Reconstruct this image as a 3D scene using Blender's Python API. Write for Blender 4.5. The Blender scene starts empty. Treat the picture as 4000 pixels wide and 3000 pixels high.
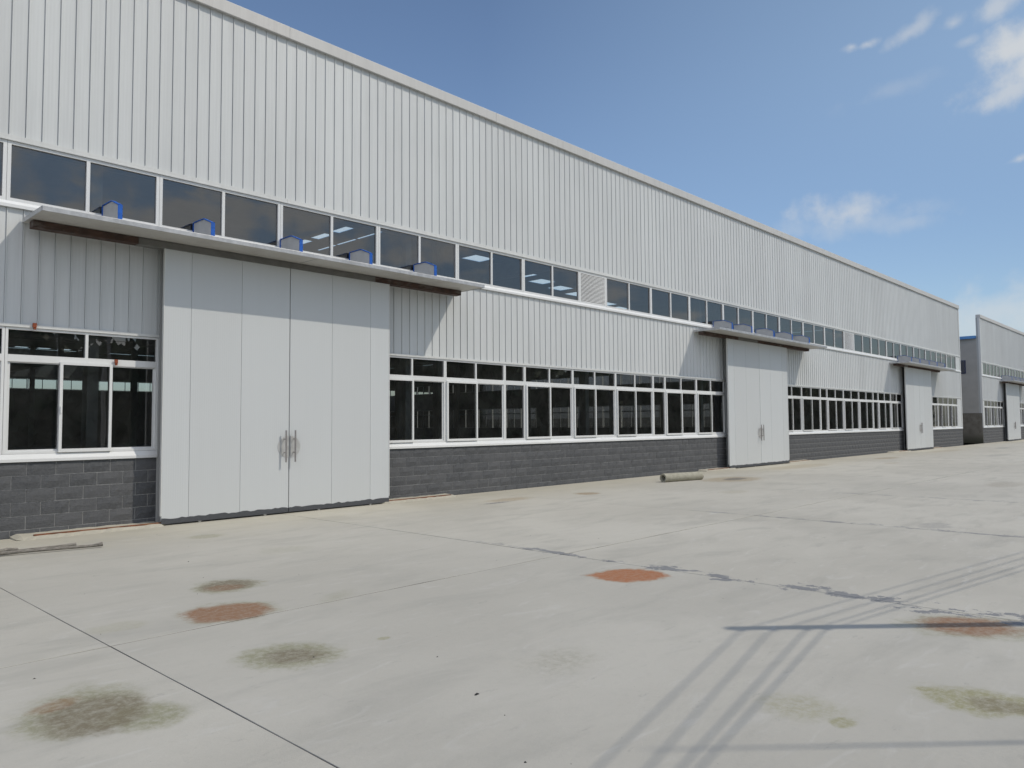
import bpy, math, random
from mathutils import Vector, Matrix
random.seed(7)
R = math.radians
scene = bpy.context.scene
COL = scene.collection

# ------------------------------------------------------------------ camera
CAM = Vector((0.0, 0.0, 1.71))
c_right = Vector((0.68627494, -0.72730863, -0.00699014))
c_down = Vector((0.03345896, 0.04116869, -0.99859183))
c_fwd = Vector((0.72657223, 0.68507467, 0.05258803))
FPX = 2975.0
cam_d = bpy.data.cameras.new('camera')
cam_d.sensor_width = 36.0
cam_d.lens = 36.0 * FPX / 4000.0
cam_d.clip_end = 3000.0
cam_d.clip_start = 0.05
cam = bpy.data.objects.new('camera', cam_d)
cam.matrix_world = Matrix(((c_right.x, -c_down.x, -c_fwd.x, CAM.x),
                           (c_right.y, -c_down.y, -c_fwd.y, CAM.y),
                           (c_right.z, -c_down.z, -c_fwd.z, CAM.z),
                           (0, 0, 0, 1)))
COL.objects.link(cam)
scene.camera = cam

# ------------------------------------------------------------------ light
LIGHT = Vector((-1.0, 1.0, -1.6)).normalized()      # the way the sunlight travels
SUN_EL = math.asin(-LIGHT.z)
SKY_STRENGTH = 0.125
CLOUD = 5.6
sun_d = bpy.data.lights.new('sun', 'SUN')
sun_d.energy = 2.4
sun_d.angle = R(0.53)
sun_d.color = (1.0, 0.92, 0.80)
sun = bpy.data.objects.new('sun', sun_d)
sun.rotation_euler = LIGHT.to_track_quat('-Z', 'Y').to_euler()
sun.location = (20, -20, 40)
COL.objects.link(sun)

world = bpy.data.worlds.new('World')
scene.world = world
world.use_nodes = True


def px_dir(x, y):
    """direction of a point of the sky, from where it was measured"""
    return (c_right * (x - 2000) + c_down * (y - 1500) + c_fwd * FPX).normalized()


def build_world():
    nt = world.node_tree
    N, L = nt.nodes, nt.links
    N.clear()
    out = N.new('ShaderNodeOutputWorld')
    bg = N.new('ShaderNodeBackground')
    bg.inputs['Strength'].default_value = SKY_STRENGTH
    sky = N.new('ShaderNodeTexSky')
    sky.sky_type = 'NISHITA'
    sky.sun_disc = False
    sky.sun_elevation = SUN_EL
    sky.sun_rotation = R(-135)
    sky.altitude = 50
    sky.air_density = 1.0
    sky.dust_density = 1.6
    sky.ozone_density = 2.9
    tc = N.new('ShaderNodeTexCoord')
    v = tc.outputs['Generated']

    def vm(op, a, b=None):
        n = N.new('ShaderNodeVectorMath'); n.operation = op
        for i, s in enumerate((a, b)):
            if s is None:
                continue
            if isinstance(s, (tuple, Vector)):
                n.inputs[i].default_value = tuple(s)
            else:
                L.new(s, n.inputs[i])
        return n

    def m(op, a, b=None, c=None, clamp=False):
        n = N.new('ShaderNodeMath'); n.operation = op; n.use_clamp = clamp
        for i, s in enumerate((a, b, c)):
            if s is None:
                continue
            if isinstance(s, (int, float)):
                n.inputs[i].default_value = s
            else:
                L.new(s, n.inputs[i])
        return n.outputs[0]

    # cloud layer: the direction projected on a plane high above
    sep = N.new('ShaderNodeSeparateXYZ'); L.new(v, sep.inputs[0])
    zz = m('MAXIMUM', sep.outputs[2], 0.04)
    px = m('DIVIDE', sep.outputs[0], zz)
    py = m('DIVIDE', sep.outputs[1], zz)
    cmb = N.new('ShaderNodeCombineXYZ'); L.new(px, cmb.inputs[0]); L.new(py, cmb.inputs[1])
    fine = N.new('ShaderNodeTexNoise'); fine.inputs['Scale'].default_value = 20
    fine.inputs['Detail'].default_value = 6; fine.inputs['Roughness'].default_value = 0.56
    L.new(v, fine.inputs['Vector'])
    # scattered thin cloud everywhere
    wide = N.new('ShaderNodeTexNoise'); wide.inputs['Scale'].default_value = 1.0
    wide.inputs['Detail'].default_value = 6; wide.inputs['Roughness'].default_value = 0.58
    wide.inputs['Distortion'].default_value = 0.4
    mp = N.new('ShaderNodeMapping'); mp.inputs['Location'].default_value = (3.1, 9.4, 0)
    L.new(cmb.outputs[0], mp.inputs['Vector']); L.new(mp.outputs[0], wide.inputs['Vector'])
    mr = N.new('ShaderNodeMapRange'); mr.interpolation_type = 'SMOOTHSTEP'
    mr.inputs['From Min'].default_value = 0.66; mr.inputs['From Max'].default_value = 1.0
    mr.inputs['To Max'].default_value = 0.8
    # the cloud thickens away from the lens, as the panes mirror it
    bank = m('MULTIPLY', m('MAXIMUM', m('MULTIPLY', sep.outputs[1], -1.0), 0.0), 0.41)
    L.new(m('ADD', m('ADD', wide.outputs[0], bank), m('MULTIPLY', m('SUBTRACT', fine.outputs[0], 0.5), m('MULTIPLY', bank, 3.0))), mr.inputs['Value'])
    # a thin high veil, denser towards the sun
    sd = vm('DOT_PRODUCT', v, Vector((-LIGHT.x, -LIGHT.y, 0)).normalized()).outputs['Value']
    hi = N.new('ShaderNodeMapRange'); hi.interpolation_type = 'SMOOTHSTEP'
    hi.inputs['From Min'].default_value = 0.12; hi.inputs['From Max'].default_value = 0.42; hi.inputs['To Max'].default_value = 0.60
    L.new(sep.outputs[2], hi.inputs['Value'])
    veil = N.new('ShaderNodeMix'); veil.data_type = 'RGBA'
    L.new(m('MULTIPLY', m('MAXIMUM', sd, 0.0), hi.outputs[0]), veil.inputs['Factor'])
    L.new(sky.outputs[0], veil.inputs['A'])
    veil.inputs['B'].default_value = (4.0, 5.7, 7.6, 1)
    total = mr.outputs[0]
    nz = m('SUBTRACT', fine.outputs[0], 0.5)
    # the separate clouds: direction, half width, half height, tilt, density
    clouds = [(3990, 165, .045, .026, -.25, .80), (3900, 25, .026, .012, -.3, .55), (4010, 270, .05, .022, -.2, .8),
              (3960, 345, .040, .013, -.35, .62),
              (3325, 183, .011, .006, -.1, .55), (3385, 173, .012, .005, -.1, .50), (3555, 125, .024, .009, -.45, .42),
              (3725, 90, .014, .008, -.3, .45), (3780, 160, .014, .006, 0, .3),
              (3480, 350, .05, .010, -.15, .14), (3985, 620, .016, .006, -.2, .6),
              (3310, 835, .052, .020, 0, .62), (3320, 870, .085, .018, -.05, .26), (3560, 868, .03, .010, 0, .25),
              (3950, 1215, .075, .030, 0, .5), 
              (3750, 1260, .06, .02, 0, .25), ]
    off = m('MULTIPLY', nz, 3.3)
    for (x, y, a, b, tilt, dens) in clouds:
        c = px_dir(x, y)
        e1 = c.cross(Vector((0, 0, 1))).normalized(); e2 = e1.cross(c).normalized()
        ca, sa = math.cos(-tilt), math.sin(-tilt)
        f1, f2 = e1 * ca + e2 * sa, e2 * ca - e1 * sa
        mp2 = N.new('ShaderNodeMapping'); mp2.vector_type = 'TEXTURE'
        mp2.inputs['Location'].default_value = c
        mp2.inputs['Rotation'].default_value = Matrix((f1, f2, f1.cross(f2))).transposed().to_euler()
        mp2.inputs['Scale'].default_value = (a, b, 1.0)
        L.new(v, mp2.inputs['Vector'])
        ln = N.new('ShaderNodeVectorMath'); ln.operation = 'LENGTH'; L.new(mp2.outputs[0], ln.inputs[0])
        q = m('SUBTRACT', off, ln.outputs['Value'])
        k = N.new('ShaderNodeMapRange'); k.interpolation_type = 'SMOOTHSTEP'
        k.inputs['From Min'].default_value = -1.35; k.inputs['From Max'].default_value = 0.0
        k.inputs['To Max'].default_value = dens
        L.new(q, k.inputs['Value'])
        total = m('MAXIMUM', total, k.outputs[0])
    mix = N.new('ShaderNodeMix'); mix.data_type = 'RGBA'
    L.new(total, mix.inputs['Factor'])
    L.new(veil.outputs['Result'], mix.inputs['A'])
    mix.inputs['B'].default_value = (CLOUD * .97, CLOUD * 0.985, CLOUD * 0.985, 1)
    L.new(mix.outputs['Result'], bg.inputs['Color'])
    L.new(bg.outputs[0], out.inputs['Surface'])


build_world()
world.cycles.sampling_method = 'MANUAL'
world.cycles.sample_map_resolution = 512
scene.view_settings.view_transform = 'Standard'
scene.view_settings.look = 'None'
scene.view_settings.gamma = 1.0
scene.view_settings.use_curve_mapping = False
scene.view_settings.exposure = 0.0
scene.render.engine = 'CYCLES'
scene.cycles.use_denoising = True
scene.cycles.use_adaptive_sampling = True
scene.cycles.adaptive_threshold = 0.015
scene.cycles.max_bounces = 6
scene.cycles.diffuse_bounces = 3
scene.cycles.glossy_bounces = 3
scene.cycles.transmission_bounces = 4
scene.cycles.transparent_max_bounces = 10
scene.cycles.sample_clamp_indirect = 8
scene.cycles.caustics_reflective = False

# ------------------------------------------------------------------ helpers


class MB:
    def __init__(self):
        self.v, self.f = [], []

    def box(self, x0, x1, y0, y1, z0, z1):
        n = len(self.v)
        self.v += [(x0, y0, z0), (x1, y0, z0), (x1, y1, z0), (x0, y1, z0), (x0, y0, z1), (x1, y0, z1), (x1, y1, z1), (x0, y1, z1)]
        self.f += [tuple(n + i for i in q) for q in ((0, 3, 2, 1), (4, 5, 6, 7), (0, 1, 5, 4), (1, 2, 6, 5), (2, 3, 7, 6), (3, 0, 4, 7))]
        return self

    def quad(self, *p):
        n = len(self.v)
        self.v += [tuple(q) for q in p]
        self.f.append(tuple(range(n, n + len(p))))
        return self

    def prism_x(self, prof, x0, x1):
        """profile of (y, z) points, swept along x, closed"""
        n, k = len(self.v), len(prof)
        self.v += [(x0, y, z) for y, z in prof] + [(x1, y, z) for y, z in prof]
        for i in range(k):
            j = (i + 1) % k
            self.f.append((n + i, n + j, n + k + j, n + k + i))
        self.f.append(tuple(n + i for i in range(k))[::-1])
        self.f.append(tuple(n + k + i for i in range(k)))
        return self

    def tube(self, pts, rad, seg=10, cap=True):
        pts = [Vector(p) for p in pts]
        rads = rad if isinstance(rad, (list, tuple)) else [rad] * len(pts)
        n0 = len(self.v)
        for i, p in enumerate(pts):
            a = pts[max(i - 1, 0)]; b = pts[min(i + 1, len(pts) - 1)]
            t = (b - a).normalized()
            u = t.cross(Vector((0, 0, 1)))
            if u.length < 1e-3:
                u = Vector((1, 0, 0))
            u.normalize(); w = u.cross(t)
            for s in range(seg):
                g = 2 * math.pi * s / seg
                self.v.append(tuple(p + (u * math.cos(g) + w * math.sin(g)) * rads[i]))
        for i in range(len(pts) - 1):
            for s in range(seg):
                a = n0 + i * seg + s; b = n0 + i * seg + (s + 1) % seg
                self.f.append((a, b, b + seg, a + seg))
        if cap:
            self.f.append(tuple(n0 + s for s in range(seg))[::-1])
            e = n0 + (len(pts) - 1) * seg
            self.f.append(tuple(e + s for s in range(seg)))
        return self

    def mesh(self, name, mat):
        me = bpy.data.meshes.new(name)
        me.from_pydata(self.v, [], self.f)
        me.validate()
        me.update()
        me.materials.append(mat)
        return me

    def build(self, name, mat, parent=None, loc=(0, 0, 0), bevel=0, smooth=False):
        return put(name, self.mesh(name, mat), parent, loc, bevel, smooth)


def put(name, me, parent=None, loc=(0, 0, 0), bevel=0, smooth=False):
    o = bpy.data.objects.new(name, me)
    COL.objects.link(o)
    if parent:
        o.parent = parent
    o.location = loc
    if smooth:
        for p in me.polygons:
            p.use_smooth = True
    if bevel:
        b = o.modifiers.new('bevel', 'BEVEL'); b.width = bevel; b.segments = 2; b.limit_method = 'ANGLE'
    return o


def empty(name, loc, parent=None):
    o = bpy.data.objects.new(name, None)
    COL.objects.link(o)
    o.location = loc
    if parent:
        o.parent = parent
    return o


def tag(o, label=None, cat=None, group=None, kind=None):
    if label:
        o['label'] = label
    if cat:
        o['category'] = cat
    if group:
        o['group'] = group
    if kind:
        o['kind'] = kind
    return o


# ------------------------------------------------------------------ materials


class NT:
    """short hand for building a node material"""

    def __init__(self, name, rough=0.5, metallic=0.0, spec=0.5):
        self.m = bpy.data.materials.new(name)
        self.m.use_nodes = True
        self.t = self.m.node_tree
        self.N, self.L = self.t.nodes, self.t.links
        self.b = self.N['Principled BSDF']
        self.b.inputs['Roughness'].default_value = rough
        self.b.inputs['Metallic'].default_value = metallic
        self.b.inputs['Specular IOR Level'].default_value = spec

    def pos(self):
        return self.N.new('ShaderNodeNewGeometry').outputs['Position']

    def mapping(self, vec, loc=(0, 0, 0), rot=(0, 0, 0), scale=(1, 1, 1), kind='POINT'):
        n = self.N.new('ShaderNodeMapping'); n.vector_type = kind
        n.inputs['Location'].default_value = loc; n.inputs['Rotation'].default_value = rot; n.inputs['Scale'].default_value = scale
        self.L.new(vec, n.inputs['Vector'])
        return n.outputs[0]

    def noise(self, vec, scale, detail=6, rough=0.55, dist=0.0):
        n = self.N.new('ShaderNodeTexNoise')
        n.inputs['Scale'].default_value = scale; n.inputs['Detail'].default_value = detail
        n.inputs['Roughness'].default_value = rough; n.inputs['Distortion'].default_value = dist
        self.L.new(vec, n.inputs['Vector'])
        return n.outputs[0]

    def math(self, op, a, b=None, clamp=False):
        n = self.N.new('ShaderNodeMath'); n.operation = op; n.use_clamp = clamp
        for i, s in enumerate((a, b)):
            if s is None:
                continue
            if isinstance(s, (int, float)):
                n.inputs[i].default_value = s
            else:
                self.L.new(s, n.inputs[i])
        return n.outputs[0]

    def rng(self, val, a, b, lo=0.0, hi=1.0, smooth=True):
        n = self.N.new('ShaderNodeMapRange')
        n.interpolation_type = 'SMOOTHSTEP' if smooth else 'LINEAR'
        n.inputs['From Min'].default_value = a; n.inputs['From Max'].default_value = b
        n.inputs['To Min'].default_value = lo; n.inputs['To Max'].default_value = hi
        self.L.new(val, n.inputs['Value'])
        return n.outputs[0]

    def mix(self, fac, a, b, mode='MIX'):
        n = self.N.new('ShaderNodeMix'); n.data_type = 'RGBA'; n.blend_type = mode
        for s, key in ((fac, 'Factor'), (a, 'A'), (b, 'B')):
            if isinstance(s, (int, float)):
                n.inputs[key].default_value = s
            elif isinstance(s, tuple):
                n.inputs[key].default_value = s if len(s) == 4 else (*s, 1)
            else:
                self.L.new(s, n.inputs[key])
        return n.outputs['Result']

    def color(self, c):
        if isinstance(c, tuple):
            self.b.inputs['Base Color'].default_value = (*c, 1)
        else:
            self.L.new(c, self.b.inputs['Base Color'])

    def bump(self, h, strength=0.3, dist=0.01):
        n = self.N.new('ShaderNodeBump')
        n.inputs['Strength'].default_value = strength; n.inputs['Distance'].default_value = dist
        self.L.new(h, n.inputs['Height'])
        self.L.new(n.outputs[0], self.b.inputs['Normal'])

    def sep(self, vec):
        n = self.N.new('ShaderNodeSeparateXYZ'); self.L.new(vec, n.inputs[0]); return n.outputs

    def rand(self):
        return self.N.new('ShaderNodeObjectInfo').outputs['Random']


def metal_sheet(name, base, rough=0.42, streak=0.10, flute=0.0, dirt=(0.42, 0.41, 0.37)):
    k = NT(name, rough)
    p = k.pos()
    s1 = k.noise(k.mapping(p, scale=(9, 9, 0.35)), 1.0, 5, 0.6)
    s2 = k.noise(k.mapping(p, scale=(45, 45, 1.2)), 1.0, 4, 0.6)
    blot = k.noise(p, 0.5, 4, 0.5)
    v = k.math('ADD', k.math('MULTIPLY', s1, 0.55), k.math('ADD', k.math('MULTIPLY', s2, 0.25), k.math('MULTIPLY', blot, 0.35)))
    c = k.mix(k.rng(v, 0.45, 0.85), base, tuple(x * (1 - streak) for x in base))
    r = k.rand()
    c = k.mix(k.math('MULTIPLY', r, 0.30), c, (0.52, 0.53, 0.525))
    c = k.mix(k.rng(k.noise(k.mapping(p, scale=(14, 14, 0.9)), 1.0, 6, 0.7), 0.66, 0.82, 0, 0.25), c, dirt)
    k.color(c)
    h = k.math('MULTIPLY', k.noise(p, 0.9, 2, 0.5), 1.0)
    if flute:
        x = k.sep(p)[0]
        w = k.math('SINE', k.math('MULTIPLY', x, 2 * math.pi / flute))
        h = k.math('ADD', h, k.math('MULTIPLY', w, 0.10))
    k.bump(h, 0.16, 0.012)
    return k.m


M_PANEL = metal_sheet('painted_steel_cladding', (0.665, 0.685, 0.68), 0.42, 0.14, 0.0575)
M_DOOR = metal_sheet('sandwich_panel', (0.605, 0.63, 0.635), 0.45, 0.025, 0.041)
M_FLASH = metal_sheet('white_flashing', (0.70, 0.71, 0.69), 0.40, 0.14)
M_COPING = metal_sheet('weathered_coping', (0.60, 0.592, 0.57), 0.5, 0.16)
M_FRAME = metal_sheet('white_window_profile', (0.80, 0.81, 0.80), 0.35, 0.05)
M_JAMB = metal_sheet('grey_jamb_trim', (0.45, 0.46, 0.45), 0.45, 0.10)


def galvanised():
    k = NT('galvanised_sheet', 0.42, 0.3)
    p = k.pos()
    n = k.noise(p, 6, 8, 0.7)
    n2 = k.noise(k.mapping(p, scale=(1, 5, 5)), 2.2, 6, 0.65)
    c = k.mix(k.rng(n, 0.35, 0.7), (0.40, 0.41, 0.42), (0.55, 0.56, 0.57))
    c = k.mix(k.rng(n2, 0.55, 0.75, 0, 0.6), c, (0.40, 0.38, 0.34))
    k.color(c)
    k.bump(n, 0.15, 0.01)
    return k.m


M_GALV = galvanised()


def soffit():
    k = NT('canopy_soffit_sheet', 0.5)
    p = k.pos()
    n = k.noise(p, 1.5, 6, 0.6)
    k.color(k.mix(k.rng(n, 0.4, 0.75), (0.54, 0.53, 0.50), (0.44, 0.42, 0.39)))
    return k.m


M_SOFFIT = soffit()


def rust(name, a, b, c0):
    k = NT(name, 0.85)
    p = k.pos()
    n = k.noise(p, 7, 8, 0.7)
    c = k.mix(k.rng(n, 0.35, 0.65), a, b)
    c = k.mix(k.rng(k.noise(k.mapping(p, scale=(1, 1, 3)), 3.0, 5, 0.6), 0.52, 0.7, 0, 0.8), c, c0)
    k.color(c)
    k.bump(n, 0.5, 0.006)
    return k.m


M_RUST = rust('rusted_steel', (0.085, 0.048, 0.036), (0.045, 0.03, 0.025), (0.15, 0.13, 0.115))
M_TRACK = rust('rusty_track', (0.22, 0.08, 0.035), (0.10, 0.045, 0.025), (0.25, 0.13, 0.06))
M_ORANGE = rust('orange_rust', (0.35, 0.08, 0.03), (0.20, 0.05, 0.02), (0.3, 0.1, 0.05))


def plain(name, col, rough=0.5, metallic=0.0, var=0.15, scale=20, bump=0.1):
    k = NT(name, rough, metallic)
    p = k.pos()
    n = k.noise(p, scale, 6, 0.6)
    k.color(k.mix(k.rng(n, 0.35, 0.7), col, tuple(x * (1 - var) for x in col)))
    k.bump(n, bump, 0.004)
    return k.m


M_RAILGREY = plain('grey_primer_rail', (0.18, 0.18, 0.17), 0.55, 0, 0.2, 5)
M_BLUE = plain('blue_paint', (0.012, 0.12, 0.52), 0.4, 0, 0.2, 12)
M_WEB = plain('grey_bracket_plate', (0.52, 0.53, 0.53), 0.5, 0, 0.1, 5)
M_STEEL = plain('brushed_steel', (0.42, 0.39, 0.38), 0.38, 0.75, 0.15, 30)
M_PLATE = plain('zinc_lock_plate', (0.62, 0.62, 0.60), 0.42, 0.4, 0.15, 9)
M_RUBBER = plain('dark_grey_kick_strip', (0.075, 0.08, 0.088), 0.7, 0, 0.2, 30)
M_BLACK = plain('black_rubber', (0.02, 0.02, 0.02), 0.8, 0, 0.2, 30)
M_COLUMN = plain('painted_steel_column', (0.42, 0.45, 0.48), 0.5, 0, 0.15, 4)
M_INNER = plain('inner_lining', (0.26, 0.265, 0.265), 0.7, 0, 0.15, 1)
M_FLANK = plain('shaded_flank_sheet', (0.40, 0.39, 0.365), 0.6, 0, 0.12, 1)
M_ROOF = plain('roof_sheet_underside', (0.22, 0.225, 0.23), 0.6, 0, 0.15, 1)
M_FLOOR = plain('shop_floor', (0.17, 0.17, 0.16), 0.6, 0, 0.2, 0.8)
M_MORTAR = plain('mortar', (0.36, 0.36, 0.35), 0.95, 0, 0.3, 30, 0.4)
M_ROOFBLUE = plain('blue_roof_edge', (0.12, 0.32, 0.66), 0.45, 0, 0.15, 3)
M_CABLE = plain('black_cable', (0.02, 0.02, 0.02), 0.6)
M_POLE = plain('concrete_pole', (0.38, 0.37, 0.35), 0.9, 0, 0.2, 8, 0.3)
M_NAVY = plain('dark_window_frame', (0.03, 0.04, 0.10), 0.4)


def block_mat():
    k = NT('split_face_block', 0.9, 0, 0.3)
    tc = k.N.new('ShaderNodeTexCoord').outputs['Object']
    r = k.rand()
    cmb = k.N.new('ShaderNodeCombineXYZ')
    for i in range(3):
        k.L.new(k.math('MULTIPLY', r, 13.7 * (i + 1)), cmb.inputs[i])
    add = k.N.new('ShaderNodeVectorMath'); add.operation = 'ADD'
    k.L.new(tc, add.inputs[0]); k.L.new(cmb.outputs[0], add.inputs[1])
    p = add.outputs[0]
    n = k.noise(p, 26, 8, 0.7)
    c = k.mix(k.rng(n, 0.3, 0.72), (0.075, 0.079, 0.084), (0.115, 0.119, 0.124))
    c = k.mix(k.math('MULTIPLY', r, 0.6), c, (0.125, 0.128, 0.132))
    st = k.noise(k.mapping(p, rot=(0, R(28), 0), scale=(10, 10, 70)), 1.0, 4, 0.6)
    c = k.mix(k.rng(st, 0.64, 0.74, 0, 0.40), c, (0.24, 0.245, 0.25))
    k.color(c)
    k.bump(k.math('ADD', n, k.math('MULTIPLY', k.noise(k.mapping(p, rot=(0, R(28), 0), scale=(10, 10, 45)), 1.0, 5, 0.6), 1.2)), 0.5, 0.010)
    return k.m


M_BLOCK = block_mat()


def glass_mat(name, tint, ior, dust=0.022):
    m = bpy.data.materials.new(name)
    m.use_nodes = True
    N, L = m.node_tree.nodes, m.node_tree.links
    N.clear()
    out = N.new('ShaderNodeOutputMaterial')
    tr = N.new('ShaderNodeBsdfTransparent'); tr.inputs[0].default_value = (*tint, 1)
    gl = N.new('ShaderNodeBsdfGlossy'); gl.inputs['Roughness'].default_value = 0.0
    gl.inputs['Color'].default_value = (1.0, 0.975, 0.94, 1)
    fr = N.new('ShaderNodeFresnel'); fr.inputs['IOR'].default_value = ior
    mx = N.new('ShaderNodeMixShader')
    geo = N.new('ShaderNodeNewGeometry')
    nz = N.new('ShaderNodeTexNoise'); nz.inputs['Scale'].default_value = 1.1; nz.inputs['Detail'].default_value = 1.5
    L.new(geo.outputs['Position'], nz.inputs['Vector'])
    bp = N.new('ShaderNodeBump'); bp.inputs['Strength'].default_value = 0.12; bp.inputs['Distance'].default_value = 0.02
    L.new(nz.outputs[0], bp.inputs['Height'])
    L.new(bp.outputs[0], gl.inputs['Normal'])
    L.new(fr.outputs[0], mx.inputs[0]); L.new(tr.outputs[0], mx.inputs[1]); L.new(gl.outputs[0], mx.inputs[2])
    # a film of dust that the sun catches
    df = N.new('ShaderNodeBsdfDiffuse'); df.inputs[0].default_value = (0.55, 0.56, 0.54, 1)
    n2 = N.new('ShaderNodeTexNoise'); n2.inputs['Scale'].default_value = 2.6; n2.inputs['Detail'].default_value = 6; n2.inputs['Roughness'].default_value = .65
    L.new(geo.outputs['Position'], n2.inputs['Vector'])
    rg = N.new('ShaderNodeMapRange'); rg.inputs['From Min'].default_value = .3; rg.inputs['From Max'].default_value = .75
    rg.inputs['To Min'].default_value = dust * .35; rg.inputs['To Max'].default_value = dust * 1.8
    L.new(n2.outputs[0], rg.inputs['Value'])
    m2 = N.new('ShaderNodeMixShader')
    L.new(rg.outputs[0], m2.inputs[0]); L.new(mx.outputs[0], m2.inputs[1]); L.new(df.outputs[0], m2.inputs[2])
    L.new(m2.outputs[0], out.inputs[0])
    return m


M_GLASS = glass_mat('window_glass', (0.74, 0.78, 0.78), 2.3)
M_CLEAR = glass_mat('clear_glass', (0.95, 0.97, 0.97), 1.4, 0.01)


def skylight_mat():
    m = bpy.data.materials.new('skylight_sheet')
    m.use_nodes = True
    N, L = m.node_tree.nodes, m.node_tree.links
    N.clear()
    out = N.new('ShaderNodeOutputMaterial')
    a = N.new('ShaderNodeBsdfTranslucent'); a.inputs[0].default_value = (0.72, 0.8, 0.8, 1)
    b = N.new('ShaderNodeBsdfTransparent'); b.inputs[0].default_value = (0.8, 0.9, 0.95, 1)
    mx = N.new('ShaderNodeMixShader'); mx.inputs[0].default_value = 0.25
    L.new(a.outputs[0], mx.inputs[1]); L.new(b.outputs[0], mx.inputs[2]); L.new(mx.outputs[0], out.inputs[0])
    return m


M_SKYLIGHT = skylight_mat()


def concrete_yard():
    k = NT('yard_concrete', 0.88, 0, 0.35)
    p = k.pos()
    big = k.noise(p, 0.22, 5, 0.6, 0.4)
    med = k.noise(k.mapping(p, rot=(0, 0, R(12)), scale=(0.6, 1.8, 1)), 1.1, 8, 0.62, 0.5)
    fin = k.noise(p, 11, 8, 0.7)
    grit = k.noise(p, 120, 3, 0.6)
    trow = k.noise(k.mapping(p, rot=(0, 0, R(-35)), scale=(1, 3.2, 1)), 1.6, 6, 0.6, 1.2)
    c = k.mix(k.rng(big, 0.36, 0.64), (0.43, 0.412, 0.358), (0.497, 0.478, 0.418))
    c = k.mix(k.rng(med, 0.46, 0.74, 0, 0.62), c, (0.335, 0.325, 0.285))
    c = k.mix(k.rng(trow, 0.55, 0.75, 0, 0.5), c, (0.54, 0.53, 0.49))
    c = k.mix(k.rng(fin, 0.52, 0.8, 0, 0.35), c, (0.34, 0.33, 0.295))
    c = k.mix(k.rng(grit, 0.35, 0.7, 0, 0.12), c, (0.30, 0.30, 0.285))
    c = k.mix(k.math('MULTIPLY', k.rand(), 0.25), c, (0.38, 0.372, 0.338))
    xyz = k.sep(p)
    edge = k.noise(p, 3.4, 9, 0.72)
    e2 = k.noise(p, 17.0, 9, 0.78)
    # yellowish grime along the foot of the wall
    yw = k.math('ADD', xyz[1], k.math('MULTIPLY', k.math('SUBTRACT', edge, 0.5), 4.0))
    c = k.mix(k.rng(yw, 10.5, 14.0, 0, 0.38), c, (0.46, 0.42, 0.30))
    # dark smudges and pits
    sm = k.noise(k.mapping(p, rot=(0, 0, R(-8)), scale=(0.9, 2.4, 1)), 3.2, 9, 0.72)
    c = k.mix(k.rng(sm, 0.60, 0.72, 0, 0.42), c, (0.22, 0.215, 0.20))
    pit = k.noise(p, 26, 2, 0.5)
    c = k.mix(k.rng(pit, 0.755, 0.80, 0, 0.7), c, (0.14, 0.14, 0.14))

    def stain(c, cx, cy, rx, ry, ang, col, s, amt=1.3, mott=0.6, soft=0.45):
        q = k.mapping(p, loc=(cx, cy, 0), rot=(0, 0, R(ang)), scale=(rx, ry, 1.0), kind='TEXTURE')
        n = k.N.new('ShaderNodeVectorMath'); n.operation = 'LENGTH'; k.L.new(q, n.inputs[0])
        d = k.math('ADD', n.outputs['Value'], k.math('MULTIPLY', k.math('SUBTRACT', edge, 0.5), amt))
        msk = k.rng(d, 1.0 - soft, 1.05, 1.0, 0.0)
        msk = k.math('MULTIPLY', msk, k.rng(e2, 0.36, 0.62, 1.0 - mott, 1.0))
        return k.mix(k.math('MULTIPLY', msk, s), c, col)
    OL, RU, BR, OR, GR = (0.20, 0.20, 0.10), (0.235, 0.105, 0.05), (0.165, 0.135, 0.095), (0.33, 0.118, 0.042), (0.25, 0.24, 0.11)
    # (olive outer halo, then the rusty heart)
    c = stain(c, 3.91, 7.91, .40, .42, 0, OL, .7, 1.5); c = stain(c, 3.93, 7.93, .32, .34, 0, BR, .9, 1.5); c = stain(c, 3.86, 7.84, .22, .2, 0, RU, .45, 1.5)
    c = stain(c, 3.39, 6.80, .50, .47, -48, OL, .60); c = stain(c, 3.36, 6.80, .43, .38, -48, RU, .85, 1.0, .35, .3)
    c = stain(c, 3.06, 5.16, .44, .40, -45, OL, .75); c = stain(c, 3.08, 5.14, .28, .22, -45, BR, .75)
    c = stain(c, 1.62, 5.14, .40, .56, -25, OL, .75, 1.0); c = stain(c, 1.86, 4.74, .27, .28, 0, OL, .75, .9); c = stain(c, 1.66, 5.0, .33, .42, -20, BR, .8, 1.0)
    c = stain(c, 1.55, 5.35, .22, .12, 20, RU, .45, 1.6)
    c = stain(c, 7.22, 5.02, .50, .42, -40, (.27, .2, .1), .5, 1.0, .4, .3); c = stain(c, 7.22, 5.02, .46, .38, -40, OR, .95, 1.25, .35, .25)
    c = stain(c, 7.28, 1.67, .60, .46, -45, OL, .6); c = stain(c, 7.30, 1.66, .50, .36, -45, RU, .8, 1.0, .4)
    c = stain(c, 4.60, 1.95, .36, .30, -55, GR, .42, 1.6, .8, .8); c = stain(c, 4.50, 1.68, .10, .08, 0, GR, .7, 1.8)
    c = stain(c, 5.42, 1.17, .42, .30, -75, GR, .85, 1.3, .7); c = stain(c, 5.42, 1.50, .06, .05, 0, GR, .7)
    c = stain(c, 5.40, 1.08, .22, .16, -70, BR, .6)
    c = stain(c, 3.81, 5.02, .07, .05, 0, GR, .55); c = stain(c, 4.30, 3.62, .45, .32, 0, (0.28, 0.27, 0.21), .5, 1.8, .9, .8)
    c = stain(c, 4.42, 6.60, .40, .18, 30, OL, .28, 1.5, .6, .8); c = stain(c, 5.43, 11.67, .34, .25, 0, OL, .45)
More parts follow.
